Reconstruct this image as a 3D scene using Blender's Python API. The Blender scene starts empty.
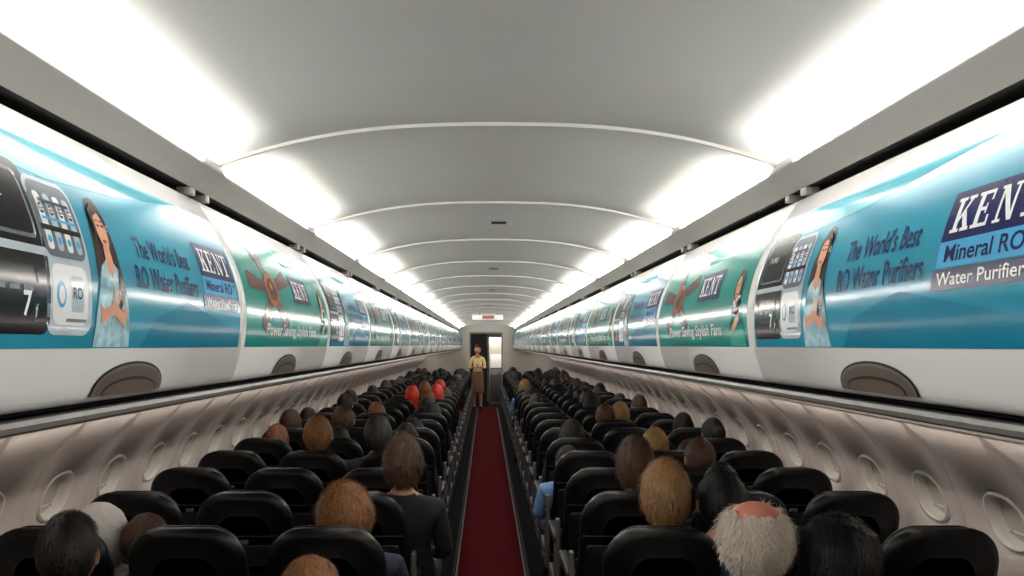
import bpy, bmesh, math, random
import numpy as np
from mathutils import Vector, Matrix, noise
random.seed(7)
S=bpy.context.scene
S.view_settings.view_transform='Standard'
S.view_settings.look='None'
F=860.0; E=1.68; CAMX=-0.03
cam=bpy.data.cameras.new('camera'); co=bpy.data.objects.new('camera',cam); S.collection.objects.link(co)
cam.sensor_width=36; cam.lens=F/1024*36; cam.shift_x=26/1024; cam.shift_y=57/1024; cam.clip_start=0.02
co.location=(CAMX,0,E); co.rotation_euler=(math.radians(90),0,0); S.camera=co
w=bpy.data.worlds.new('world'); S.world=w; w.use_nodes=True
w.node_tree.nodes['Background'].inputs[0].default_value=(.02,.02,.022,1)

def lin(c):
    return tuple(((v/255)/12.92 if v/255<=.04045 else ((v/255+.055)/1.055)**2.4) for v in c)
def mat(name,rgb,rough=.5,metal=0,var=.06,scale=20,emit=0,bump=0,spec=None,coat=0,stretch=None):
    m=bpy.data.materials.new(name); m.use_nodes=True; nt=m.node_tree; b=nt.nodes['Principled BSDF']
    c=lin(rgb)
    tc=nt.nodes.new('ShaderNodeTexCoord'); n=nt.nodes.new('ShaderNodeTexNoise'); n.inputs['Scale'].default_value=scale
    n.inputs['Detail'].default_value=3
    if stretch:
        mp=nt.nodes.new('ShaderNodeMapping'); mp.inputs['Scale'].default_value=stretch
        nt.links.new(tc.outputs['Object'],mp.inputs[0]); nt.links.new(mp.outputs[0],n.inputs['Vector'])
    else: nt.links.new(tc.outputs['Object'],n.inputs['Vector'])
    r=nt.nodes.new('ShaderNodeValToRGB'); nt.links.new(n.outputs['Fac'],r.inputs[0])
    r.color_ramp.elements[0].position=.3; r.color_ramp.elements[1].position=.7
    r.color_ramp.elements[0].color=tuple(v*(1-var) for v in c)+(1,)
    r.color_ramp.elements[1].color=tuple(min(1,v*(1+var)) for v in c)+(1,)
    nt.links.new(r.outputs[0],b.inputs['Base Color'])
    b.inputs['Roughness'].default_value=rough; b.inputs['Metallic'].default_value=metal
    if spec is not None: b.inputs['Specular IOR Level'].default_value=spec
    if coat: b.inputs['Coat Weight'].default_value=coat; b.inputs['Coat Roughness'].default_value=.15
    if emit: b.inputs['Emission Color'].default_value=c+(1,); b.inputs['Emission Strength'].default_value=emit
    if bump:
        bp=nt.nodes.new('ShaderNodeBump'); bp.inputs['Strength'].default_value=bump; bp.inputs['Distance'].default_value=.01
        nt.links.new(n.outputs['Fac'],bp.inputs['Height']); nt.links.new(bp.outputs[0],b.inputs['Normal'])
    return m
M={}
M['ceil']=mat('ceiling_panel_plastic',(220,214,208),.55,var=.03,scale=2,spec=.3)
M['rib']=mat('ceiling_rib_trim',(218,213,207),.5,var=.02)
M['cove']=mat('cove_panel_plastic',(172,167,162),.5,var=.02)
M['dark']=mat('shadow_gap_and_dark_trim',(12,12,13),.7)  # near-black colour stands in for shade in the gap above the bins
M['bin']=mat('bin_gloss_white',(242,240,238),.2,var=.01,scale=4,spec=.3)
M['rail']=mat('rail_grey_plastic',(132,127,123),.35,var=.03)
M['latch']=mat('latch_grey',(112,98,88),.35,var=.05)
M['latch2']=mat('latch_dark_recess',(46,39,35),.5,var=.05)
M['wall']=mat('sidewall_plastic',(216,203,195),.5,var=.02,scale=5)
M['shade']=mat('window_shade_cream',(190,182,172),.5,var=.02)
M['bezel']=mat('window_bezel',(224,216,207),.4,var=.02)
M['floor']=mat('cabin_carpet_dark',(20,20,24),.95,var=.3,scale=200,spec=.1)
M['carpet']=mat('aisle_carpet_red',(74,5,14),.95,var=.25,scale=160,bump=.3,spec=.05)
M['strip']=mat('floor_path_strip',(110,92,88),.5,var=.1)
M['leather']=mat('seat_black_leather',(11,11,12),.4,var=.2,scale=60,bump=.08,spec=.3)
M['leather2']=mat('seat_leather_seam',(26,26,28),.5,var=.1)
M['splast']=mat('seat_grey_plastic',(82,78,76),.45,var=.05)
M['sdark']=mat('seat_dark_plastic',(22,22,24),.5,var=.05)
M['metal']=mat('seat_leg_metal',(110,110,114),.35,metal=.9,var=.05)
M['paper']=mat('paper_white',(205,200,190),.7,var=.05)
AD=dict(coat=0,spec=.26)
RA=.16
M['teal']=mat('ad_teal_print',(44,150,180),RA,var=.12,scale=2.2,**AD)
M['teal2']=mat('ad_teal_light_print',(104,182,198),RA,var=.06,scale=3,**AD)
M['teal3']=mat('ad_teal_deep_print',(26,130,164),RA,var=.06,scale=3,**AD)
M['green']=mat('ad_green_print',(16,150,142),RA,var=.10,scale=2.5,**AD)
M['green2']=mat('ad_green_light_print',(82,186,170),RA,var=.06,**AD)
M['navy']=mat('ad_navy_print',(14,22,84),.25,var=.04,**AD)
M['sky']=mat('ad_skyblue_print',(80,174,226),.25,var=.04,**AD)
M['adwhite']=mat('ad_white_print',(248,249,250),.25,var=.01,**AD)
M['adblack']=mat('ad_black_print',(12,12,16),RA,var=.1,**AD)
M['adgrey']=mat('ad_grey_print',(110,120,130),RA,var=.1,**AD)
M['adsilver']=mat('ad_silver_print',(195,208,218),RA,var=.08,**AD)
M['adbrown']=mat('ad_fan_brown_print',(92,52,44),RA,var=.2,**AD)
M['adbrown2']=mat('ad_fan_hub_print',(168,96,58),RA,var=.15,**AD)
M['adskin']=mat('ad_skin_print',(226,166,136),.25,var=.04,**AD)
M['adhair']=mat('ad_hair_print',(36,18,16),.25,var=.1,**AD)
M['address']=mat('ad_dress_print',(180,220,236),.25,var=.25,scale=60,**AD)
M['adred']=mat('ad_lips_print',(190,60,60),.25)
M['bulk']=mat('bulkhead_panel',(200,194,186),.5,var=.02)
M['door']=mat('galley_door_grey',(140,138,136),.4,var=.03)
M['curtain']=mat('galley_curtain_dark',(40,34,36),.8,var=.2)
M['signw']=mat('sign_white',(235,232,222),.4,emit=.35)
M['signr']=mat('sign_red',(170,110,100),.4,emit=.2)

class MB:
    def __init__(s): s.v=[];s.f=[];s.m=[];s.mats=[];s.sm=[]
    def mi(s,k):
        if k not in s.mats: s.mats.append(k)
        return s.mats.index(k)
    def add(s,vs,fs,k,smooth=True,fm=None):
        o=len(s.v); s.v+= [tuple(v) for v in vs]
        for i,f in enumerate(fs):
            s.f.append([a+o for a in f]); s.m.append(s.mi(fm[i] if fm else k)); s.sm.append(smooth)
    def addbm(s,bm,k,smooth=True,mt=None):
        bm.verts.index_update()
        vs=[(mt@v.co if mt else v.co) for v in bm.verts]
        s.add(vs,[[v.index for v in f.verts] for f in bm.faces],k,smooth); bm.free()
    def box(s,lo,hi,k,bev=0,smooth=False,mt=None,seg=2):
        bm=bmesh.new(); bmesh.ops.create_cube(bm,size=1)
        for v in bm.verts: v.co=Vector([(lo[i]+hi[i])/2+v.co[i]*(hi[i]-lo[i]) for i in range(3)])
        if bev: bmesh.ops.bevel(bm,geom=bm.edges[:],offset=bev,segments=seg,affect='EDGES',profile=.6)
        s.addbm(bm,k,smooth or bev>0,mt)
    def tube(s,p,q,r,k,n=10):
        p=Vector(p);q=Vector(q);d=(q-p).normalized(); a=d.orthogonal().normalized(); b=d.cross(a)
        vs=[]
        for c in (p,q):
            for i in range(n):
                t=2*math.pi*i/n; vs.append(c+a*math.cos(t)*r+b*math.sin(t)*r)
        fs=[[i,(i+1)%n,n+(i+1)%n,n+i] for i in range(n)]+[list(range(n))[::-1],list(range(n,2*n))]
        s.add(vs,fs,k)
    def grid(s,fn,nu,nv,k,smooth=True,flip=False):
        vs=[fn(i/nu,j/nv) for i in range(nu+1) for j in range(nv+1)]
        fs=[]
        for i in range(nu):
            for j in range(nv):
                a=i*(nv+1)+j; q=[a,a+1,a+nv+2,a+nv+1]
                fs.append(q[::-1] if flip else q)
        s.add(vs,fs,k,smooth)
    def mesh(s,name):
        me=bpy.data.meshes.new(name); me.from_pydata(s.v,[],s.f)
        for k in s.mats: me.materials.append(M[k])
        me.polygons.foreach_set('material_index',s.m); me.polygons.foreach_set('use_smooth',s.sm)
        me.update(); return me
def obj(name,me,loc=(0,0,0),parent=None,rot=None,scale=None):
    o=bpy.data.objects.new(name,me); S.collection.objects.link(o); o.location=loc
    if parent: o.parent=parent
    if rot: o.rotation_euler=rot
    if scale: o.scale=scale
    return o

D0=2.236; P=1.22; NB=17
Y0=D0-3*P; Y1=D0+NB*P
YEND=23.3
# ---------------- ceiling
def cz(x): return E+.577-.107*(min(abs(x),.8)/.728)**2.6
XI=.49
mb=MB()
mb.grid(lambda u,v:(-XI+2*XI*u,Y0+(Y1-Y0)*v,cz(-XI+2*XI*u)),40,1,'ceil')
mb.grid(lambda u,v:(-.80+1.6*u,Y1+(YEND+2.2-Y1)*v,cz(-.80+1.6*u)),40,1,'ceil')
for sd in (-1,1):
    mb.grid(lambda u,v:(sd*(.74+1.24*u),Y0+(YEND+2.2-Y0)*v,E+.475+.19*u),2,1,'ceil')
obj('ceiling',mb.mesh('ceiling'))
mb=MB()
for n in range(-2,NB+1):
    y=D0+n*P
    N=36
    for i in range(N):
        xa=-.724+1.448*i/N; xb=-.724+1.448*(i+1)/N
        za,zb=cz(xa),cz(xb)
        for (y0,y1,h,k) in ((y-.008,y+.004,.009,'rib'),(y+.004,y+.0075,.003,'dark')):
            vs=[(xa,y0,za-h),(xb,y0,zb-h),(xb,y1,zb-h),(xa,y1,za-h),(xa,y0,za),(xb,y0,zb),(xb,y1,zb),(xa,y1,za)]
            mb.add(vs,[[0,1,2,3],[0,4,5,1],[3,2,6,7]],k,False)
obj('trim_ceiling_ribs',mb.mesh('trim_ceiling_ribs'))
mb=MB()
for y,x in ((4.05,.03),(6.5,.03),(9,.03),(12.6,.0)):
    mb.box((x-.035,y-.03,cz(x)-.004),(x+.035,y+.03,cz(x)+.001),'dark',.001)
obj('ceiling_speaker_grille',mb.mesh('vents'))
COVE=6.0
def covemat():  # ceiling wash put in as emission, fading inward and towards the ribs
    m=bpy.data.materials.new('ceiling_wash_glow'); m.use_nodes=True; nt=m.node_tree; b=nt.nodes['Principled BSDF']
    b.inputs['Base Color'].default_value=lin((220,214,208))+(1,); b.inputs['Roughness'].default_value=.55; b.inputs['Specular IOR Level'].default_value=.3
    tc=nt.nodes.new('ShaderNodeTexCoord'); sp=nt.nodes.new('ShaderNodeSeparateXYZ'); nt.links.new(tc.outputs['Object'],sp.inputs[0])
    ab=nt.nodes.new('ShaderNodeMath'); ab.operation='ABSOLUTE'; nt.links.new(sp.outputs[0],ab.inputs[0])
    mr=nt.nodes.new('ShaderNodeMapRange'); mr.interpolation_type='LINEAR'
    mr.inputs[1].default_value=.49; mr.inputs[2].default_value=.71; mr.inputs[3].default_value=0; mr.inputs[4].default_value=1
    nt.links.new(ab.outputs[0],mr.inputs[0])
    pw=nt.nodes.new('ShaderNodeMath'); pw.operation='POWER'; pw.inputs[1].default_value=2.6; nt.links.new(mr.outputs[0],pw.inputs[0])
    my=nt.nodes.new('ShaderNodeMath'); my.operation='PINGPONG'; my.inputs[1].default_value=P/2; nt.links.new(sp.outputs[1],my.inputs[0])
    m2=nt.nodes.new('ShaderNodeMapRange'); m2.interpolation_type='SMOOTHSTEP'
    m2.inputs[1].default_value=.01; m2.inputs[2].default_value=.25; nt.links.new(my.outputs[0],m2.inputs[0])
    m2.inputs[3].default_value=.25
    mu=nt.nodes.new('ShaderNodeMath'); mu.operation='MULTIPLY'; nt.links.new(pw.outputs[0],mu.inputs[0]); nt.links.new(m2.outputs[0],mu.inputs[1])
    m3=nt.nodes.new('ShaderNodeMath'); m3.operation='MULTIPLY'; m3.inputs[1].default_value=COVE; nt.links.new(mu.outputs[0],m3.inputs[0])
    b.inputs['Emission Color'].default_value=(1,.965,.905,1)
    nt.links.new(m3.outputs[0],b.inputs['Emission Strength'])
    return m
M['ceilglow']=covemat()
def emat(name,c,s):
    m=bpy.data.materials.new(name); m.use_nodes=True; b=m.node_tree.nodes['Principled BSDF']
    b.inputs['Base Color'].default_value=(.8,.8,.8,1); b.inputs['Emission Color'].default_value=c+(1,); b.inputs['Emission Strength'].default_value=s; return m
M['covetube']=emat('cove_tube',(1,.96,.90),60)
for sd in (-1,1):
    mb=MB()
    mb.grid(lambda u,v:(sd*(XI+.25*u),P*v,cz(XI+.25*u)),14,6,'ceilglow')  # outer ceiling strip with the painted wash; the tube is the actual lamp
    a,b=.05,P-.13
    mb.add([(sd*.720,a,E+.452),(sd*.720,b,E+.452),(sd*.722,b,E+.470),(sd*.722,a,E+.470)],[[0,1,2,3]],'covetube',False)
    me=mb.mesh('cove_tube_and_wash_panel')
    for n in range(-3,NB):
        obj('cove_tube_and_wash_panel',me,(0,D0+n*P,0))
yA,yB=Y0,YEND
for sd,nm in ((-1,'left'),(1,'right')):
    mb=MB()
    def ext(pts,k,y0=yA,y1=yB,smooth=False):
        vs=[];fs=[]
        for (x,z) in pts: vs+=[(sd*x,y0,E+z),(sd*x,y1,E+z)]
        for i in range(len(pts)-1): fs.append([2*i,2*i+1,2*i+3,2*i+2])
        mb.add(vs,fs,k,smooth)
    ext([(.729,.475),(.724,.463),(.722,.452),(.726,.446),(.750,.425),(.764,.402),(.770,.396)],'cove',smooth=True)
    ext([(.770,.396),(.83,.396),(.83,.36),(.80,.36)],'dark')
    for n in range(-2,NB):
        y=D0+n*P
        mb.box((min(sd*.765,sd*.80),y-.10,E+.376),(max(sd*.765,sd*.80),y-.06,E+.394),'rail',.002)
        mb.box((min(sd*.765,sd*.80),y+.02,E+.376),(max(sd*.765,sd*.80),y+.05,E+.394),'rail',.002)
    obj('trim_cove_'+nm,mb.mesh('trim_cove_'+nm))
    mb=MB()
    ext([(.71,-.1025),(.80,-.106)],'dark')
    ext([(.80,-.106),(.80,-.112),(.742,-.112),(.735,-.116),(.733,-.124),(.737,-.133),(.748,-.138),(.78,-.138),(.80,-.142),(1.25,-.215),(1.60,-.262),(1.605,-.30)],'rail',smooth=False)
    def und(x): return float(np.interp(x,[.8,1.25,1.6],[-.142,-.215,-.262]))
    for n in range(0,29):
        y=.5+n*.76
        mb.grid(lambda u,v:(sd*(.95+.25*u),y+.34*v,E+und(.95+.25*u)-.003),3,1,'bezel',False)
        for j in range(3):
            x=1.0+.07*j; mb.tube((sd*x,y+.1,E+und(x)),(sd*x,y+.1,E+und(x)-.006),.02,'sdark')
    obj('service_panel_rail',mb.mesh('service_panel_rail_'+nm))
M['swl']=emat('sidewall_lamp_tube',(1,.93,.85),14.0)
for sd in (-1,1):
    mb=MB(); mb.tube((sd*1.50,yA+.1,E-.258),(sd*1.50,yB-.1,E-.258),.009,'swl')
    obj('sidewall_strip_lamp',mb.mesh('sidewall_strip_lamp'))

# ---------------- bins
pz=np.array([.372,.312,.22,.143,.065,-.013,-.088]); px=np.array([.778,.742,.69,.668,.661,.667,.69])
co_=np.polyfit(pz,px,4)
def fx(z): return float(np.polyval(co_,z))
def dfx(z): return float(np.polyval(np.polyder(co_),z))
def binmap(u,z,off,sd,L=P):
    d=dfx(z); n=Vector((-1,d)).normalized()
    X=fx(z)+n.x*off; Z=z+n.y*off
    y=u if sd<0 else L-u
    return (sd*X,y,E+Z)
def lay2d(mb,bm,k,layer,sd):
    bmesh.ops.triangulate(bm,faces=bm.faces[:])
    vs=[v.co.y for v in bm.verts]
    lo,hi=min(vs),max(vs); z=math.ceil(lo/.02)*.02
    while z<hi:
        bmesh.ops.bisect_plane(bm,geom=bm.verts[:]+bm.edges[:]+bm.faces[:],plane_co=(0,z,0),plane_no=(0,1,0)); z+=.02
    bm.verts.index_update()
    off=.0010+.0005*layer
    mb.add([binmap(v.co.x,v.co.y,off,sd) for v in bm.verts],[[v.index for v in f.verts] for f in bm.faces],k,True); bm.free()
def poly(mb,pts,k,layer,sd):
    bm=bmesh.new(); bm.faces.new([bm.verts.new((a,b,0)) for a,b in pts]); lay2d(mb,bm,k,layer,sd)
def rect(mb,u0,z0,u1,z1,k,l,sd,r=0):
    if r==0: return poly(mb,[(u0,z0),(u1,z0),(u1,z1),(u0,z1)],k,l,sd)
    pts=[]
    for cx,cy,a in ((u1-r,z0+r,-90),(u1-r,z1-r,0),(u0+r,z1-r,90),(u0+r,z0+r,180)):
        for i in range(5):
            t=math.radians(a+i*22.5); pts.append((cx+r*math.cos(t),cy+r*math.sin(t)))
    poly(mb,pts,k,l,sd)
def ell(mb,cx,cy,rx,ry,k,l,sd,n=20,rot=0):
    c,s=math.cos(rot),math.sin(rot)
    poly(mb,[(cx+rx*math.cos(t)*c-ry*math.sin(t)*s,cy+rx*math.cos(t)*s+ry*math.sin(t)*c) for t in [2*math.pi*i/n for i in range(n)]],k,l,sd)
_tc={}
def text2d(txt,bold=.0):
    if (txt,bold) in _tc: return _tc[(txt,bold)]
    cu=bpy.data.curves.new('t','FONT'); cu.body=txt; cu.resolution_u=3; cu.offset=bold; cu.fill_mode='FRONT'
    o=bpy.data.objects.new('t',cu); S.collection.objects.link(o)
    dg=bpy.context.evaluated_depsgraph_get(); me=o.evaluated_get(dg).to_mesh()
    vs=[(v.co.x,v.co.y) for v in me.vertices]; fs=[list(p.vertices) for p in me.polygons]
    bpy.data.objects.remove(o); bpy.data.curves.remove(cu)
    _tc[(txt,bold)]=(vs,fs); return vs,fs
def text(mb,txt,u0,z0,w,h,k,l,sd,bold=.02,shear=0):
    vs,fs=text2d(txt,bold)
    xs=[v[0] for v in vs]; ys=[v[1] for v in vs]; ax,bx,ay,by=min(xs),max(xs),min(ys),max(ys)
    bm=bmesh.new(); V=[bm.verts.new((u0+(v[0]-ax)/(bx-ax)*w+shear*(v[1]-ay),z0+(v[1]-ay)/(by-ay)*h,0)) for v in vs]
    for f in fs:
        try: bm.faces.new([V[i] for i in f])
        except ValueError: pass
    bmesh.ops.remove_doubles(bm,verts=bm.verts[:],dist=1e-5)
    lay2d(mb,bm,k,l,sd)
def serif_word(mb,u0,z0,w,h,k,l,sd):
    def R(a,b,c,d): return [(a,b),(c,b),(c,d),(a,d)]
    L={'K':[R(.14,0,.36,1),R(0,0,.48,.1),R(0,.9,.48,1),[(.36,.28),(.36,.42),(.74,.92),(.88,.92)],[(.46,.52),(.62,.66),(.98,.08),(.72,.08)],R(.58,0,1.04,.1),R(.58,.9,1,1)],
       'E':[R(.14,0,.36,1),R(0,0,.86,.1),R(0,.9,.86,1),R(.36,.45,.66,.55),R(.76,0,.86,.3),R(.76,.7,.86,1),R(.58,.36,.66,.64)],
       'N':[R(.12,0,.24,1),R(0,0,.38,.08),R(0,.92,.3,1),[(.1,1),(.36,1),(.92,0),(.72,0)],R(.8,0,.92,1),R(.66,.92,1.04,1)],
       'T':[R(.36,0,.6,1),R(.2,0,.76,.1),R(0,.9,.96,1),R(0,.68,.1,1),R(.86,.68,.96,1)]}
    cw=w/4
    for i,c in enumerate('KENT'):
        for pl in L[c]:
            poly(mb,[(u0+i*cw+a*cw*.86,z0+b*h) for a,b in pl],k,l,sd)
def ad_a(sd):
    mb=MB()
    rect(mb,.025,-.005,1.185,.318,'teal',0,sd)
    poly(mb,[(.025,.318),(.025,.27),(.3,.255),(.55,.27),(.8,.30),(.95,.318)],'teal2',1,sd)
    poly(mb,[(.56,-.005),(.62,.05),(.8,.09),(1.185,.03),(1.185,-.005)],'teal3',1,sd)
    rect(mb,.035,.015,.225,.265,'adblack',2,sd,.02)
    rect(mb,.05,.15,.205,.25,'adgrey',3,sd,.01); rect(mb,.056,.156,.199,.244,'adblack',4,sd,.008)
    rect(mb,.035,.128,.225,.140,'adsilver',3,sd); rect(mb,.06,.03,.19,.11,'adblack',3,sd,.01)
    text(mb,'7',.15,.04,.022,.035,'adwhite',4,sd); text(mb,'PURE',.08,.20,.06,.014,'adsilver',5,sd)
    for i in range(3): rect(mb,.08+.035*i,.075,.105+.035*i,.082,'adgrey',4,sd)
    rect(mb,.215,.015,.355,.25,'adsilver',2,sd,.025)
    rect(mb,.222,.13,.348,.243,'adgrey',3,sd,.02)
    for i in range(4): 
        rect(mb,.232+.029*i,.14,.25+.029*i,.225,'adsilver' if i%2 else 'adwhite',4,sd,.006)
        ell(mb,.241+.029*i,.20,.007,.008,'adblack',5,sd,10); ell(mb,.241+.029*i,.155,.006,.006,'sky',5,sd,10)
    rect(mb,.225,.168,.345,.176,'adblack',5,sd); rect(mb,.24,.21,.33,.215,'navy',6,sd); rect(mb,.235,.184,.335,.188,'sky',6,sd)
    rect(mb,.23,.03,.34,.12,'adwhite',3,sd,.018)
    ell(mb,.255,.075,.014,.02,'sky',4,sd); ell(mb,.255,.075,.009,.014,'adwhite',5,sd)
    rect(mb,.285,.05,.325,.105,'adsilver',4,sd,.006); text(mb,'RO',.29,.07,.03,.018,'navy',5,sd); rect(mb,.27,.035,.335,.04,'adgrey',4,sd)
    poly(mb,[(.386,.05),(.384,.13),(.393,.19),(.404,.228),(.418,.244),(.433,.248),(.448,.243),(.460,.225),(.466,.2),(.471,.15),(.480,.10),(.470,.07),(.42,.07)],'adhair',2,sd)
    poly(mb,[(.368,-.003),(.372,.05),(.385,.10),(.400,.130),(.425,.145),(.445,.14),(.468,.125),(.486,.09),(.500,.04),(.508,-.003)],'address',3,sd)
    poly(mb,[(.418,.128),(.42,.165),(.442,.165),(.448,.128),(.434,.112)],'adskin',4,sd)
    ell(mb,.431,.192,.0185,.034,'adskin',5,sd,20,.1)
    for du in (0,.015):
        ell(mb,.424+du,.199,.004,.0026,'adhair',6,sd,8); rect(mb,.4195+du,.2065,.4285+du,.2085,'adhair',6,sd)
    ell(mb,.431,.173,.007,.003,'adred',6,sd,10)
    poly(mb,[(.404,.222),(.43,.240),(.454,.222),(.455,.200),(.437,.222),(.415,.213),(.412,.19),(.404,.17)],'adhair',6,sd)
    poly(mb,[(.38,.07),(.388,.035),(.45,.055),(.452,.072),(.395,.06)],'adskin',5,sd)
    poly(mb,[(.49,.07),(.478,.03),(.42,.058),(.425,.075),(.472,.055)],'adskin',6,sd)
    for i in range(4): poly(mb,[(.43+.006*i,.07),(.434+.006*i,.07),(.44+.006*i,.10-.003*i),(.436+.006*i,.10-.003*i)],'adskin',7,sd)
    poly(mb,[(.45,.06),(.470,.05),(.483,.09),(.476,.12),(.462,.14)],'adhair',5,sd)
    text(mb,"The World's Best",.56,.160,.285,.042,'navy',2,sd,.012)
    text(mb,'RO Water Purifiers',.54,.104,.335,.042,'navy',2,sd,.012)
    rect(mb,.915,.156,1.165,.232,'navy',2,sd); serif_word(mb,.933,.168,.218,.052,'adwhite',3,sd)
    rect(mb,.915,.116,1.165,.156,'sky',2,sd); text(mb,'Mineral RO',.935,.124,.195,.026,'navy',3,sd,.015)
    text(mb,'TM',1.137,.142,.014,.008,'navy',3,sd)
    rect(mb,.905,.082,1.165,.114,'navy',2,sd); text(mb,'Water Purifiers',.92,.089,.23,.020,'adwhite',3,sd,.01)
    return mb.mesh('advert_purifier')
def ad_b(sd):
    mb=MB()
    rect(mb,.025,-.005,1.185,.318,'green',0,sd)
    poly(mb,[(.5,.318),(.62,.26),(.95,.27),(1.185,.29),(1.185,.318)],'green2',1,sd)
    cx,cy=.34,.165
    for a in (108,172,236,305,20):
        t=math.radians(a); ax,ay=math.cos(t),math.sin(t)*.56; nx,ny=-math.sin(t),math.cos(t)*.6
        R=.25; q=.85
        poly(mb,[(cx+ax*R*f+nx*wd*q,cy+ay*R*f+ny*wd*q) for f,wd in ((.12,.02),(.5,.040),(.95,.055),(1.0,.04),(1.0,-.03),(.95,-.045),(.5,-.030),(.12,-.02))],'adbrown',2,sd)
    ell(mb,cx,cy,.075,.052,'adbrown2',3,sd); ell(mb,cx,cy,.048,.034,'adbrown',4,sd); ell(mb,cx-.01,cy+.01,.018,.012,'adbrown2',5,sd)
    rect(mb,.62,.140,.88,.228,'navy',2,sd); serif_word(mb,.64,.155,.225,.058,'adwhite',3,sd)
    text(mb,'Power Saving Stylish Fans',.24,.018,.70,.046,'adwhite',2,sd,.012)
    poly(mb,[(1.02,-.003),(1.03,.06),(1.045,.1),(1.08,.12),(1.12,.11),(1.15,.06),(1.165,-.003)],'green2',2,sd)
    poly(mb,[(1.045,.09),(1.045,.17),(1.065,.205),(1.09,.208),(1.115,.19),(1.12,.12),(1.11,.08)],'adhair',3,sd)
    ell(mb,1.08,.158,.022,.032,'adskin',4,sd); ell(mb,1.073,.163,.004,.003,'adhair',5,sd,8); ell(mb,1.089,.163,.004,.003,'adhair',5,sd,8); ell(mb,1.08,.14,.008,.003,'adred',5,sd,8)
    poly(mb,[(1.05,.05),(1.06,.03),(1.12,.07),(1.11,.09)],'adskin',4,sd)
    return mb.mesh('advert_fan')
def bin_mesh(sd):
    mb=MB()
    g=.004
    zs=[.372,.34,.312,.28,.25,.22,.19,.165,.143,.115,.09,.065,.04,.013,-.013,-.04,-.065,-.082]
    prof=[(fx(z),z) for z in zs]+[(.695,-.092),(.708,-.098),(.74,-.101),(.80,-.101)]
    prof=[(.83,.36),(.80,.372),(.787,.3745)]+prof
    us=[(g,.010),(g+.0015,.004),(g+.006,.0),(P-g-.006,.0),(P-g-.0015,.004),(P-g,.010)]
    vs=[];fs=[]
    for u,inset in us:
        for (x,z) in prof: vs.append((sd*(x+inset),u,E+z))
    n=len(prof)
    for i in range(len(us)-1):
        for j in range(n-1):
            a=i*n+j; fs.append([a,a+1,a+n+1,a+n])
    mb.add(vs,fs,'bin',True)
    for u in (g,P-g):
        mb.add([(sd*(x+.010),u,E+z) for x,z in prof[3:-2]]+[(sd*.9,u,E-.1),(sd*.9,u,E+.36)],[list(range(len(prof[3:-2])+2))],'bin',False)
    mb.grid(lambda u,v:(sd*(fx(-.085+.45*u)+.02),P*v,E-.085+.45*u),8,1,'dark')
    cy=P/2-.05
    def latch(W,H,off,k,z0):
        N=24; pts=[(cy-W,z0)]
        for i in range(N+1):
            t=math.pi*(1-i/N); pts.append((cy+W*math.cos(t)*1.0,z0+.004+H*math.sin(t)**.9))
        pts.append((cy+W,z0))
        bm=bmesh.new(); bm.faces.new([bm.verts.new((a,b,0)) for a,b in pts]); bmesh.ops.triangulate(bm,faces=bm.faces[:])
        for z in (-.08,-.07,-.06,-.05,-.04,-.03):
            bmesh.ops.bisect_plane(bm,geom=bm.verts[:]+bm.edges[:]+bm.faces[:],plane_co=(0,z,0),plane_no=(0,1,0))
        bm.verts.index_update()
        out=[]
        for v in bm.verts:
            d=dfx(v.co.y); nn=Vector((-1,d)).normalized(); out.append((sd*(fx(v.co.y)+nn.x*off),v.co.x,E+v.co.y+nn.y*off))
        mb.add(out,[[v.index for v in f.verts] for f in bm.faces],k,True); bm.free()
    latch(.155,.053,.0015,'latch2',-.086); latch(.149,.049,.003,'rail',-.086); latch(.142,.044,.0036,'latch',-.086)
    latch(.118,.026,.0044,'latch2',-.086); latch(.112,.021,.0054,'latch',-.086)
    return mb.mesh('overhead_bin_door')
for sd in (-1,1):
    bm_=bin_mesh(sd); A=ad_a(sd); B=ad_b(sd)
    for n in range(-3,NB):
        e=obj('overhead_bin',None,(0,D0+n*P,0))
        obj('bin_door',bm_,parent=e)
        obj('advert_panel',A if n%2 else B,parent=e)

# ---------------- side walls with window openings
wp=[(1.60,-.255),(1.605,-.29),(1.68,-.36),(1.755,-.44),(1.815,-.53),(1.86,-.63),(1.89,-.74),(1.905,-.86),(1.91,-1.0),(1.895,-1.2),(1.85,-1.45),(1.76,-1.68)]
WP=np.array(wp); seg=np.r_[0,np.cumsum(np.hypot(*np.diff(WP,axis=0).T))]
def wpt(s):
    return float(np.interp(s,seg,WP[:,0])),float(np.interp(s,seg,WP[:,1]))
def wsm(s):
    a=[wpt(s+d) for d in (-.04,-.02,0,.02,.04)]; return sum(p[0] for p in a)/5,sum(p[1] for p in a)/5
def wmap(s,off):
    x,z=wsm(s); x1,z1=wsm(s-.01); x2,z2=wsm(s+.01)
    t=Vector((x2-x1,z2-z1)).normalized(); n=Vector((-t.y,t.x))
    if n.x<0: n=-n
    return x+n.x*off,z+n.y*off
WS=.545; SC=seg[5]+.025; s0=.04; s1=seg[7]+.12
WA,WB=.122,.106
wy0=3.16-WS*8
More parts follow.
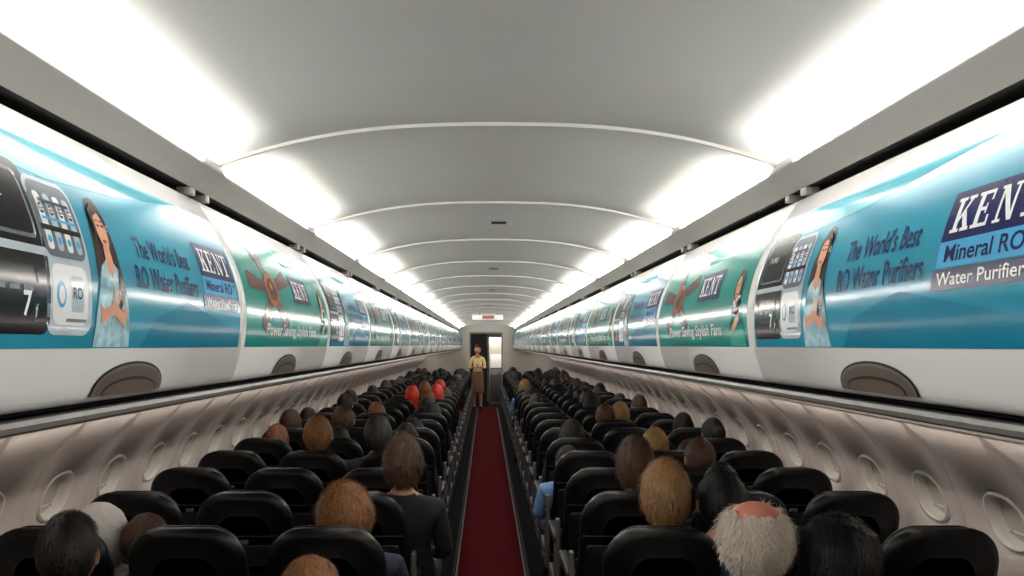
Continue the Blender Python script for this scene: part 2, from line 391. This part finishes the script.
def cell(mb,sd,y):
    N=44; hw=WS/2
    def sup(t,a,b,e=2.4):
        c,s_=math.cos(t),math.sin(t)
        return a*math.copysign(abs(c)**(2/e),c),b*math.copysign(abs(s_)**(2/e),s_)
    def rectp(t):
        c,s_=math.cos(t),math.sin(t)
        up=(SC-s0); dn=(s1-SC); lim=dn if s_>0 else up
        k=min(hw/abs(c) if abs(c)>1e-6 else 9,lim/abs(s_) if abs(s_)>1e-6 else 9)
        return k*c,k*s_
    angs=[2*math.pi*i/N for i in range(N)]
    for cxn,cyn in ((hw,s1-SC),(-hw,s1-SC),(-hw,-(SC-s0)),(hw,-(SC-s0))):
        angs.append(math.atan2(cyn,cxn)%(2*math.pi))
    angs=sorted(angs); N=len(angs)
    rings=[]
    rings.append([rectp(t)+(.018,) for t in angs])
    rings.append([(a*.95,b*.985,.0) for a,b in [rectp(t) for t in angs]])
    ov=[sup(t,WA,WB) for t in angs]
    def mixr(f,off):
        return [((1-f)*rectp(t)[0]*.95+f*o[0]*1.36,(1-f)*rectp(t)[1]*.985+f*o[1]*1.36,off) for t,o in zip(angs,ov)]
    rings.append(mixr(.5,.0)); rings.append(mixr(1,.004))
    rings.append([(o[0]*1.16,o[1]*1.16,.022) for o in ov])
    rings.append([(o[0]*1.0,o[1]*1.0,.034) for o in ov])
    rings.append([(o[0]*.95,o[1]*.95,.066) for o in ov])
    vs=[];fs=[]
    for r in rings:
        for a,b,o in r:
            x,z=wmap(SC+b,o); vs.append((sd*x,y+a,E+z))
    for i in range(len(rings)-1):
        for j in range(N):
            k=(j+1)%N; fs.append([i*N+j,i*N+k,(i+1)*N+k,(i+1)*N+j])
    mb.add(vs,fs,'wall',True)
def window_mesh(sd):
    mb=MB(); N=40
    def ring(a,b,off,e=2.4):
        out=[]
        for i in range(N):
            t=2*math.pi*i/N; c,s_=math.cos(t),math.sin(t)
            u=a*math.copysign(abs(c)**(2/e),c); v=b*math.copysign(abs(s_)**(2/e),s_)
            x,z=wmap(SC+v,off); out.append((sd*x,u,E+z))
        return out
    R=[ring(WA+.006,WB+.006,.027),ring(WA+.002,WB+.002,.014),ring(WA-.008,WB-.008,.014),ring(WA-.013,WB-.013,.034),ring(WA-.018,WB-.018,.066)]
    vs=sum(R,[]); fs=[[i*N+j,i*N+(j+1)%N,(i+1)*N+(j+1)%N,(i+1)*N+j] for i in range(4) for j in range(N)]
    mb.add(vs,fs,'bezel')
    sh=ring(WA-.017,WB-.017,.065); mb.add(sh,[list(range(N))],'shade',False)
    def g(u,v):
        x,z=wmap(SC+.050+.012*v,.056); return (sd*x,-.045+.09*u,E+z)
    mb.grid(g,2,2,'bezel')
    def g(u,v):
        x,z=wmap(SC+.062+.003*v,.058); return (sd*x,-.075+.15*u,E+z)
    mb.grid(g,2,1,'sdark')
    return mb.mesh('window')
wi=1
for sd,nm in ((-1,'left'),(1,'right')):
    mb=MB(); wm=window_mesh(sd); n=0
    while True:
        y=wy0+n*WS
        if y-WS/2>YEND: break
        if y+WS/2>Y0:
            cell(mb,sd,y)
            obj('window_%d'%wi,wm,(0,y,0)); wi+=1
        n+=1
    smax=seg[-1]
    ya=Y0; yb=YEND+2.2
    def low(u,v):
        s=s1+(smax-s1)*u; x,z=(wmap(s,0.0) if u<1 else (1.76,-1.68)); return (sd*x,ya+(yb-ya)*v,E+z)
    mb.grid(low,8,1,'wall')
    def up(u,v):
        x,z=wmap(.045*u,.0); return (sd*x,ya+(yb-ya)*v,E+z)
    mb.grid(up,3,1,'wall')
    mb.grid(lambda u,v:(sd*(1.99),ya+(yb-ya)*v,E-1.7+1.75*u),1,1,'dark')
    obj('wall_'+nm,mb.mesh('wall_'+nm))
    mb=MB()
    mb.box((min(sd*1.74,sd*1.80),ya,.0),(max(sd*1.74,sd*1.80),YEND,.14),'rail',.005)
    obj('baseboard_'+nm,mb.mesh('baseboard_'+nm))

# ---------------- floor
mb=MB(); mb.box((-1.99,Y0,-.05),(1.99,YEND+2.2,0),'floor'); obj('floor',mb.mesh('floor'))
mb=MB(); mb.box((-.235,Y0+.05,.0),(.245,YEND-.4,.006),'carpet')
obj('aisle_carpet',mb.mesh('aisle_carpet'))
mb=MB()
for sd in (-1,1):
    x=.005+sd*.252
    mb.box((x-.007,Y0+.05,.0),(x+.007,YEND-.4,.010),'strip',.002)
    x=.005+sd*.275
    mb.box((x-.008,Y0+.05,.0),(x+.008,YEND-.4,.010),'dark',.002)
obj('floor_path_marking',mb.mesh('floor_path_marking'))

# ---------------- seats
def slab(mb,w0,w1,z0,z1,rt,rb,th,yf,k,cx=0,inset=.028,dome=.012):
    pts=[]
    def arc(c,r,a0,a1,n=8):
        for i in range(n+1):
            t=math.radians(a0+(a1-a0)*i/n); pts.append((c[0]+r*math.cos(t),c[1]+r*math.sin(t)))
    arc((w0/2-rb,z0+rb),rb,-90,0,4)
    arc((w1/2-rt,z1-rt),rt,0,90)
    arc((-w1/2+rt,z1-rt),rt,90,180)
    arc((-w0/2+rb,z0+rb),rb,180,270,4)
    pts=[(x,z+dome*(1-(2*x/w1)**2) if z>z1-rt*1.01 else z) for x,z in pts]
    n=len(pts); zc=(z0+z1)/2
    rings=[]
    for ins,f in ((.10,-.06),(inset*1.2,-.01),(inset*.35,.12),(0,.35),(0,.65),(inset*.35,.88),(inset*1.2,1.01),(.10,1.06)):
        r=[]
        for x,z in pts:
            kx=1-ins/(w0/2); kz=1-ins/((z1-z0)/2)
            X=x*kx; Z=zc+(z-zc)*kz
            r.append((cx+X,yf(Z)+th*f,Z))
        rings.append(r)
    vs=sum(rings,[]); fs=[]
    for i in range(len(rings)-1):
        for j in range(n):
            q=(j+1)%n; fs.append([i*n+j,i*n+q,(i+1)*n+q,(i+1)*n+j])
    fs.append(list(range(n))); fs.append([ (len(rings)-1)*n+j for j in range(n)][::-1])
    mb.add(vs,fs,k,True)
ST=1.03
def by(z): return .19*(ST-z)/.6 if z>.4 else .19*(ST-.4)/.6
COLS=(.605,1.105,1.60)
def seat_mesh(sd):
    mb=MB()
    for c in COLS:
        cx=sd*c
        slab(mb,.455,.425,.36,ST-.012,.125,.04,.085,by,'leather',cx)
        slab(mb,.40,.38,ST-.23,ST-.01,.11,.05,.04,lambda z:by(z)+.07,'leather',cx,inset=.02,dome=.008)
        slab(mb,.42,.38,.44,ST-.25,.05,.05,.05,lambda z:by(z)+.065,'leather',cx,inset=.02,dome=0)
        zz=ST-.20
        mb.box((cx-.205,by(zz)-.008,zz-.003),(cx+.205,by(zz)+.004,zz+.003),'leather2',.002)
        slab(mb,.38,.38,.56,.79,.02,.02,.016,lambda z:by(z)-.018,'sdark',cx,inset=.006,dome=0)
        mb.box((cx-.02,by(.80)-.022,.795),(cx+.02,by(.80)-.002,.815),'splast',.004)
        slab(mb,.37,.37,.38,.53,.02,.03,.03,lambda z:by(z)-.034,'sdark',cx,inset=.008,dome=0)
        mb.box((cx-.09,by(.54)-.014,.46),(cx+.06,by(.54)-.006,.555),'paper')
        mb.box((cx-.225,.20,.34),(cx+.225,.70,.46),'leather',.045,seg=4)
        mb.box((cx-.20,.42,.462),(cx-.02,.47,.470),'sdark',.002); mb.box((cx-.03,.415,.464),(cx+.04,.475,.478),'metal',.003)
    for i,x in enumerate((.36,.855,1.352,1.845)):
        X=sd*x
        if i==3: X=sd*1.835
        mb.box((X-.024,.16,.60),(X+.024,.60,.645),'sdark',.015,seg=3)
        mb.box((X-.016,.20,.36),(X+.016,.27,.61),'splast',.008)
        mb.box((X-.018,.30,.33),(X+.018,.62,.39),'splast',.01)
        mb.box((X-.020,.585,.604),(X+.020,.606,.640),'splast',.006)
    X=sd*.36
    mb.box((X-.012,.13,.32),(X+.012,.19,.74),'splast',.008)
    mb.box((X-.014,.2,.26),(X+.014,.66,.35),'splast',.012)
    mb.tube((sd*.34,.30,.32),(sd*1.82,.30,.32),.022,'metal'); mb.tube((sd*.34,.56,.32),(sd*1.82,.56,.32),.022,'metal')
    for x in (.62,1.42):
        mb.box((sd*x-.018,.26,0),(sd*x+.018,.66,.02),'metal',.004)
        mb.tube((sd*x,.30,.32),(sd*x,.30,.01),.018,'metal'); mb.tube((sd*x,.56,.32),(sd*x,.64,.01),.018,'metal'); mb.tube((sd*x,.56,.32),(sd*x,.32,.02),.012,'metal')
    for c in COLS: mb.box((sd*c-.12,.3,.25),(sd*c+.12,.55,.31),'sdark',.01)
    return mb.mesh('airplane_seat_row')
PITCH=.74; R0=3.02
rows=[R0+PITCH*n for n in range(-4,26)]
for sd in (-1,1):
    sm=seat_mesh(sd)
    for y in rows: obj('airplane_seat_row',sm,(0,y,0))

# ---------------- people
def skinmesh(verts,edges,radii,roots,sub=2):
    me=bpy.data.meshes.new('sk'); me.from_pydata(verts,edges,[]); o=bpy.data.objects.new('sk',me); S.collection.objects.link(o)
    o.modifiers.new('s','SKIN'); 
    sk=me.skin_vertices[0].data
    for i,r in enumerate(radii):
        sk[i].radius=r if isinstance(r,tuple) else (r,r); sk[i].use_root=i in roots
    if sub: 
        m=o.modifiers.new('ss','SUBSURF'); m.levels=sub; m.render_levels=sub
    dg=bpy.context.evaluated_depsgraph_get(); ev=o.evaluated_get(dg); m2=ev.to_mesh()
    vs=[tuple(v.co) for v in m2.vertices]; fs=[list(p.vertices) for p in m2.polygons]
    ev.to_mesh_clear(); bpy.data.objects.remove(o); bpy.data.meshes.remove(me)
    return vs,fs
def sphere_dirs(nu,nv):
    vs=[];fs=[]
    for j in range(nv+1):
        ph=math.pi*j/nv
        for i in range(nu):
            t=2*math.pi*i/nu; vs.append(Vector((math.sin(ph)*math.cos(t),math.sin(ph)*math.sin(t),math.cos(ph))))
    for j in range(nv):
        for i in range(nu):
            k=(i+1)%nu; fs.append([j*nu+i,(j+1)*nu+i,(j+1)*nu+k,j*nu+k])
    return vs,fs
def headpt(d):
    x,y,z=d; X=.076*x; Y=.097*y; Z=.118*z
    if z<0:
        X*=1-.38*(-z)**1.6; Y*= 1-.28*(-z) if y<0 else 1-.12*(-z)
    if y>0:
        Y+=.024*math.exp(-(x/.13)**2-((z+.12)/.17)**2)
        Y-=.012*(math.exp(-((abs(x)-.38)/.16)**2-((z-.08)/.12)**2))
        Y+=.006*math.exp(-(x/.25)**2-((z+.48)/.08)**2)+.008*math.exp(-(x/.3)**2-((z+.85)/.15)**2)
    return Vector((X,Y,Z))
hr=random.Random(3)
def add_head(mb,c,style,mt):
    ds,fs=sphere_dirs(36,26)
    def T(v): return tuple(Vector(c)+mt@v)
    mb.add([T(headpt(d)) for d in ds],fs,'skin')
    d2,f2=sphere_dirs(10,8)
    for s in (-1,1):
        mb.add([T(Vector((s*.077+d.x*.009,-.004+d.y*.017,-.005+d.z*.030))) for d in d2],f2,'skin')
        mb.add([T(Vector((s*.030+d.x*.013,.086+d.y*.008,.010+d.z*.007))) for d in d2],f2,'eyew')
        mb.add([T(Vector((s*.030+d.x*.006,.0925+d.y*.004,.010+d.z*.006))) for d in d2],f2,'eyed')
        mb.add([T(Vector((s*.031+d.x*.018,.090+d.y*.006,.030+d.z*.004))) for d in d2],f2,'hair')
    mb.add([T(Vector((d.x*.022,.094+d.y*.008,-.058+d.z*.006))) for d in d2],f2,'lips')
    ds,fs=sphere_dirs(100,72)
    vs=[];keep=[]
    for d in ds:
        p=headpt(d)
        n=noise.noise(d*2.5)*.6+noise.noise(Vector((d.x*9,d.y*9,d.z*3)))*.22+noise.noise(Vector((d.x*34,d.y*34,d.z*9)))*.22
        thick={'short':1.07,'bushy':1.19,'bald':1.11,'long':1.13,'bun':1.10,'scarf':1.17}[style]
        amp=.010 if style!='bald' else .016
        q=p*thick+d*(amp*n)+Vector((0,-.004,.004))
        if style=='scarf': q=p*thick+d*.004*noise.noise(d*5)
        if style in('long','scarf') and d.z<0 and d.y<.35:
            q.z-= .09*(-d.z)**1.0; q.x*=1+.25*(-d.z)
        elif style=='bushy' and d.z<0: q.x*=1+.12*(-d.z)
        vs.append(q)
        face=(d.y>.30 and d.z<.50+.12*noise.noise(d*6)) 
        low=d.z<(-.95 if style in('long','scarf') else -.66+.1*noise.noise(d*12))
        if style in('short','bushy','bun','bald') and abs(d.x)>.62 and d.y>-.15 and d.z<-.05: low=True
        top=style=='bald' and (d.z>.72+.14*noise.noise(d*7))
        keep.append(not(face or low or top))
    ff=[f for f in fs if all(keep[i] for i in f)]
    mb.add([T(v) for v in vs],ff,'hair')
    # individual strands combed down from the crown
    if style!='scarf':
        idx=[i for i,k in enumerate(keep) if k]
        sv=[];sf=[]
        wild={'short':.5,'bushy':1.3,'bald':1.5,'long':.4,'bun':.3}[style]
        for _ in range(4200):
            i=hr.choice(idx); d=ds[i]
            if abs(d.z)>.9 and hr.random()<.8: continue
            q=vs[i]+Vector((hr.uniform(-.003,.003),hr.uniform(-.003,.003),hr.uniform(-.003,.003)))
            nrm=Vector((d.x/.076,d.y/.097,d.z/.118)).normalized()
            t=Vector((hr.gauss(0,.35),-.35+hr.gauss(0,.35),-1 if d.z<.75 else hr.gauss(0,1))); t=(t-nrm*t.dot(nrm))
            if t.length<1e-3: continue
            t.normalize(); L=hr.uniform(.014,.034)*(1.3 if style=='bushy' else 1)
            side=nrm.cross(t)*.0011
            lift=nrm*(.0045*wild*hr.uniform(.3,1.6))
            m_=q+t*L*.5+lift; e_=q+t*L+lift*hr.uniform(.6,2.2)-nrm*.002
            o=len(sv); sv+=[T(q-side),T(q+side),T(m_+side*.8),T(m_-side*.8),T(e_)]
            sf+=[[o,o+1,o+2,o+3],[o+3,o+2,o+4]]
        mb.add(sv,sf,'hair')
    if style=='bun':
        mb.add([T(Vector((d.x*.045,-.125+d.y*.035,.03+d.z*.045))+d*.006*noise.noise(d*9)) for d in ds],fs,'hair')
    if style=='bald':
        vs2=[headpt(d)*1.085 for d in ds]
        ff=[f for f in fs if all(ds[i].z>.45 for i in f)]
        mb.add([T(v) for v in vs2],ff,'scalp')
def hand(V,Ed,Rr,roots,w,dirv,side,up):
    d=Vector(dirv).normalized(); s=Vector(side).normalized(); u=Vector(up).normalized(); w=Vector(w)
    lens=[.062,.072,.067,.052]
    for i in range(4):
        b=w+d*.035+s*(.027-.018*i); L=lens[i]
        pts=[b,b+d*(.04),b+d*(.04+L*.45)-u*.012,b+d*(.04+L*.75)-u*.032]
        o=len(V); V+= [tuple(p) for p in pts]; Ed+= [(o,o+1),(o+1,o+2),(o+2,o+3)]; Rr+= [.009,.0095,.0085,.0075]; roots.add(o)
    b=w+d*.02+s*.022
    pts=[b,b+d*.025+s*.025-u*.006,b+d*.055+s*.034-u*.014]
    o=len(V); V+=[tuple(p) for p in pts]; Ed+=[(o,o+1),(o+1,o+2)]; Rr+=[.013,.011,.0085]; roots.add(o)
for k,c in (('skin',(176,124,94)),('eyew',(230,228,222)),('eyed',(30,20,16)),('lips',(150,70,66)),('scalp',(222,140,116)),('hair',(25,22,20)),('cloth',(60,70,90)),('trous',(30,34,46)),('shoe',(20,18,18))):
    M[k]=mat('person_'+k,c,.6 if k!='hair' else .5,var=.08)
def person_mesh(style,pose,name,female=False):
    mb=MB(); V=[];Ed=[];Rr=[];roots={0}
    fsx=.9 if female else 1
    if pose=='sit':
        V=[(0,.385,.56),(0,.35,.68),(0,.315,.83),(0,.29,.925),(0,.275,.985),(0,.28,1.04)]
        Rr=[(.15,.11),(.128,.095),(.155,.11),(.12,.085),(.056,.056),(.052,.052)]
        Ed=[(i,i+1) for i in range(5)]
        for s in (-1,1):
            o=len(V); V+=[(s*.155*fsx,.29,.915),(s*.195*fsx,.35,.70),(s*.13,.56,.645),(s*.10,.60,.64)]; Rr+=[.062,.046,.032,(.03,.018)]
            Ed+=[(3,o),(o,o+1),(o+1,o+2),(o+2,o+3)]
            o=len(V); V+=[(s*.09,.42,.545),(s*.105,.77,.55),(s*.105,.78,.13),(s*.11,.84,.045)]; Rr+=[.082,.062,.042,(.04,.03)]
            Ed+=[(0,o),(o,o+1),(o+1,o+2),(o+2,o+3)]
            hand(V,Ed,Rr,roots,(s*.10,.60,.64),(-s*.35,1,-.12),(-s,-.3,0),(0,0,1))
        hc=(0,.29,1.125)
        cl=lambda c: 'skin' if (c.z>.985 and abs(c.x)<.09) or (c.y>.555 and c.z>.60) else ('shoe' if c.z<.10 else ('trous' if c.z<.61 else 'cloth'))
    else:
        V=[(0,0,.93),(0,.0,1.05),(0,.0,1.22),(0,-.005,1.34),(0,-.005,1.41),(0,0,1.46)]
        Rr=[(.15,.10),(.115,.085),(.14,.10),(.11,.075),(.048,.048),(.045,.045)]
        Ed=[(i,i+1) for i in range(5)]
        for s in (-1,1):
            o=len(V); V+=[(s*.15,-.005,1.33),(s*.20,.0,1.08),(s*.08,.20,1.12),(s*.06,.225,1.13)]; Rr+=[.052,.040,.028,(.026,.016)]
            Ed+=[(3,o),(o,o+1),(o+1,o+2),(o+2,o+3)]
            o=len(V); V+=[(s*.085,0,.87),(s*.09,.01,.48),(s*.085,-.01,.09),(s*.09,.09,.035)]; Rr+=[.085,.056,.036,(.035,.028)]
            Ed+=[(0,o),(o,o+1),(o+1,o+2),(o+2,o+3)]
            hand(V,Ed,Rr,roots,(s*.06,.225,1.13),(-s*.6,.8,.2),(0,.2,1),(s*.0,1,0))
        hc=(0,.01,1.55)
        cl=lambda c: 'skin' if (c.z>1.40 and abs(c.x)<.08) or (c.y>.14 and c.z>1.0) or (.09<c.z<.42) else ('shoe' if c.z<.09 else ('trous' if c.z<.98 else 'cloth'))
    vs,fs=skinmesh(V,Ed,Rr,roots,2)
    fm=[cl(sum((Vector(vs[i]) for i in f),Vector())/len(f)) for f in fs]
    for k in ('skin','hair','cloth','trous'): mb.mi(k)
    mb.add(vs,fs,'cloth',True,fm)
    if pose=='stand':
        mb.grid(lambda u,v:((.155+.02*v)*math.cos(2*math.pi*u),(.105+.03*v)*math.sin(2*math.pi*u),1.0-.55*v),24,6,'trous')
        mb.grid(lambda u,v:((.062+.035*v)*math.cos(2*math.pi*u),(.062+.05*v)*math.sin(2*math.pi*u),1.42-.05*v),20,3,'lips')
    add_head(mb,hc,style,Matrix.Identity(3)*1.03)
    return mb.mesh(name)
PM={s:person_mesh(s,'sit','passenger_'+s,s in('long','bun','scarf')) for s in ('short','bushy','bald','long','bun','scarf')}
def hm(n,c,v=.45): return mat('hair_'+n,c,.55,var=v,scale=120,bump=.2,stretch=(1,1,.2))
H={'black':hm('black',(16,13,12)),'dark':hm('dark_brown',(34,24,18)),'brown':hm('brown',(80,52,32),.5),'ginger':hm('ginger',(142,92,48),.5),'blond':hm('blond',(160,120,74),.4),
   'grey':hm('grey',(62,58,56)),'white':hm('white',(232,220,206),.12),'red':hm('red_scarf',(205,48,24),.1),'cap':hm('white_cap',(186,180,172),.05)}
C={k:mat('cloth_'+k,c,.85,var=.12,scale=50,bump=.2) for k,c in dict(blue=(86,136,186),navy=(30,34,56),black=(20,20,22),grey=(60,60,64),tan=(100,84,64),green=(44,64,52),white=(170,170,168),red=(196,40,26),pblue=(110,150,195)).items()}
SK=[mat('skin_a',(176,124,94),.55,var=.05),mat('skin_b',(140,94,68),.55,var=.05),mat('skin_c',(206,150,120),.55,var=.05)]
def passenger(x,row_y,top,style,hair,cloth,sc=1.0,rz=0,skin=None):
    o=obj('passenger',PM[style],(x,row_y,0),rot=(0,0,rz))
    z=top/1.255; o.scale=(sc,1,z)
    sl=o.material_slots
    for i,m in ((0,skin or random.choice(SK)),(1,H[hair]),(2,C[cloth])):
        sl[i].link='OBJECT'; sl[i].material=m
    return o
r=lambda n:R0+PITCH*n
taken=set()
def pp(pxc,pytop,row,style,hair,cloth,col,sc=1.05,rz=0):
    y=r(row); d=y+.29
    x=(pxc-486)*d/F+CAMX; top=E-(pytop-345)*d/F
    taken.add((row,1 if x>0 else -1,col)); passenger(x,y,top,style,hair,cloth,sc,rz)
pp(345,486,0,'bushy','ginger','navy',0,1.15)
pp(403,437,1,'bushy','brown','black',0,1.0)
pp(310,558,-1,'short','ginger','black',0,1.1)
pp(98,505,0,'scarf','cap','white',2,1.2)
pp(146,515,0,'short','brown','grey',1,1.0)
pp(70,513,-1,'short','dark','grey',1,1.0)
pp(318,416,3,'short','ginger','tan',1,1.1)
pp(343,406,5,'short','brown','grey',1,1.1)
pp(378,415,3,'short','grey','grey',0,1.05)
pp(635,440,1,'bushy','brown','black',0,.95)
pp(665,464,0,'bushy','blond','navy',0,1.0)
pp(722,472,0,'short','black','blue',1,1.15)
pp(755,502,-1,'bald','white','white',0,1.25)
pp(836,520,-1,'bushy','black','black',1,1.3)
pp(700,438,2,'short','brown','tan',1,1.0)
pp(655,428,3,'short','blond','tan',1,1.0)
pp(568,446,3,'short','dark','pblue',0,.95)
pp(605,404,6,'short','brown','tan',1,1.0)
pp(620,402,6,'short','blond','tan',2,1.0)
pp(690,440,3,'short','brown','grey',2,1.0)
for i,(xx,yy,rw,cc) in enumerate(((412,386,10,2),(425,381,11,1),(437,385,10,0),(447,389,12,0),(428,390,9,1),(440,380,13,1))):
    pp(xx,yy,rw,'scarf' if i in(0,2,5) else 'short','red' if i in(0,2,5) else 'ginger','red',cc,.95)
for n in range(1,25):
    for sd in (-1,1):
        for c in range(3):
            if (n,sd,c) in taken or random.random()>(.15 if n<4 else (.42 if n<8 else .7)): continue
            st=random.choice(['short','short','bushy','long','bun'])
            passenger(sd*(COLS[c]+random.uniform(-.07,.05)),r(n),random.uniform(1.05,1.12) if n<4 else random.uniform(1.06,1.16),st,random.choices(['black','dark','brown','ginger','blond','grey'],[9,6,5,.8,.6,.4])[0],
                      random.choice(list(C)[:6]) if random.random()<.4 else random.choice(['black','navy','grey']),random.uniform(.92,1.04),random.uniform(-.1,.1))
# crew
cm=person_mesh('bun','stand','flight_attendant',True)
o=obj('flight_attendant',cm,(-.25,22.3,.0),rot=(0,0,math.pi))
for i,m in ((0,SK[2]),(1,H['black']),(2,mat('uniform_cream',(238,210,150),.8)),(3,mat('uniform_skirt',(120,84,66),.8))):
    o.material_slots[i].link='OBJECT'; o.material_slots[i].material=m
# ---------------- front end
mb=MB()
for a,b in ((-1.98,-.46),(.40,1.98)):
    mb.box((a,YEND,0),(b,YEND+.04,2.35),'bulk')
mb.box((-.46,YEND,2.0),(.40,YEND+.04,2.35),'bulk')
obj('wall_front',mb.mesh('wall_front'))
mb=MB()
mb.box((-.48,YEND-.012,0),(-.445,YEND,2.02),'rail',.003); mb.box((.385,YEND-.012,0),(.42,YEND,2.02),'rail',.003); mb.box((-.48,YEND-.012,2.0),(.42,YEND,2.035),'rail',.003)
obj('trim_doorway',mb.mesh('trim_doorway'))
mb=MB()
mb.box((-1.98,YEND+2.2,0),(1.98,YEND+2.25,2.35),'door'); obj('wall_galley',mb.mesh('wall_galley'))
mb=MB()
def cur(u,v): 
    return (-.46+.46*u,YEND+.10+.018*math.sin(u*50),.03+1.95*v)
mb.grid(cur,60,2,'curtain'); mb.box((-.48,YEND+.085,1.98),(.40,YEND+.115,2.0),'metal')
obj('galley_curtain',mb.mesh('galley_curtain'))
mb=MB()
mb.box((.05,YEND+.9,0),(.62,YEND+1.3,1.0),'door',.01); mb.box((.05,YEND+.9,1.0),(.62,YEND+1.3,1.9),'bulk',.01)
mb.box((.09,YEND+.885,1.04),(.58,YEND+.90,1.42),'signw',.004); mb.box((.30,YEND+.87,.9),(.36,YEND+.885,.93),'metal',.003)
mb.box((.09,YEND+.885,.1),(.33,YEND+.90,.85),'splast',.004); mb.box((.34,YEND+.885,.1),(.58,YEND+.90,.85),'splast',.004)
obj('galley_cabinet',mb.mesh('galley_cabinet'))
mb=MB()
mb.box((-.40,YEND+2.12,0),(.04,YEND+2.195,1.95),'bulk',.01); mb.box((-.05,YEND+2.09,.95),(-.01,YEND+2.12,1.05),'metal',.005)
obj('door_1',mb.mesh('door_1'))
mb=MB(); yy=15.6
mb.box((-.28,yy,E+.46),(.28,yy+.05,E+.55),'signw',.008); mb.box((-.10,yy-.006,E+.475),(.12,yy,E+.535),'signr',.003)
for x in (-.15,.17): mb.tube((x,yy+.025,E+.54),(x,yy+.025,cz(x)),.008,'metal')
obj('exit_sign',mb.mesh('exit_sign'))
mb=MB(); mb.box((-1.98,Y0-.05,0),(1.98,Y0,2.35),'bulk'); obj('wall_back',mb.mesh('wall_back'))
L=bpy.data.lights.new('galley_lamp','AREA'); L.energy=14; L.size=.5; L.color=(1,.95,.88)
lo=bpy.data.objects.new('galley_lamp',L); S.collection.objects.link(lo); lo.location=(.2,YEND+.5,2.1)
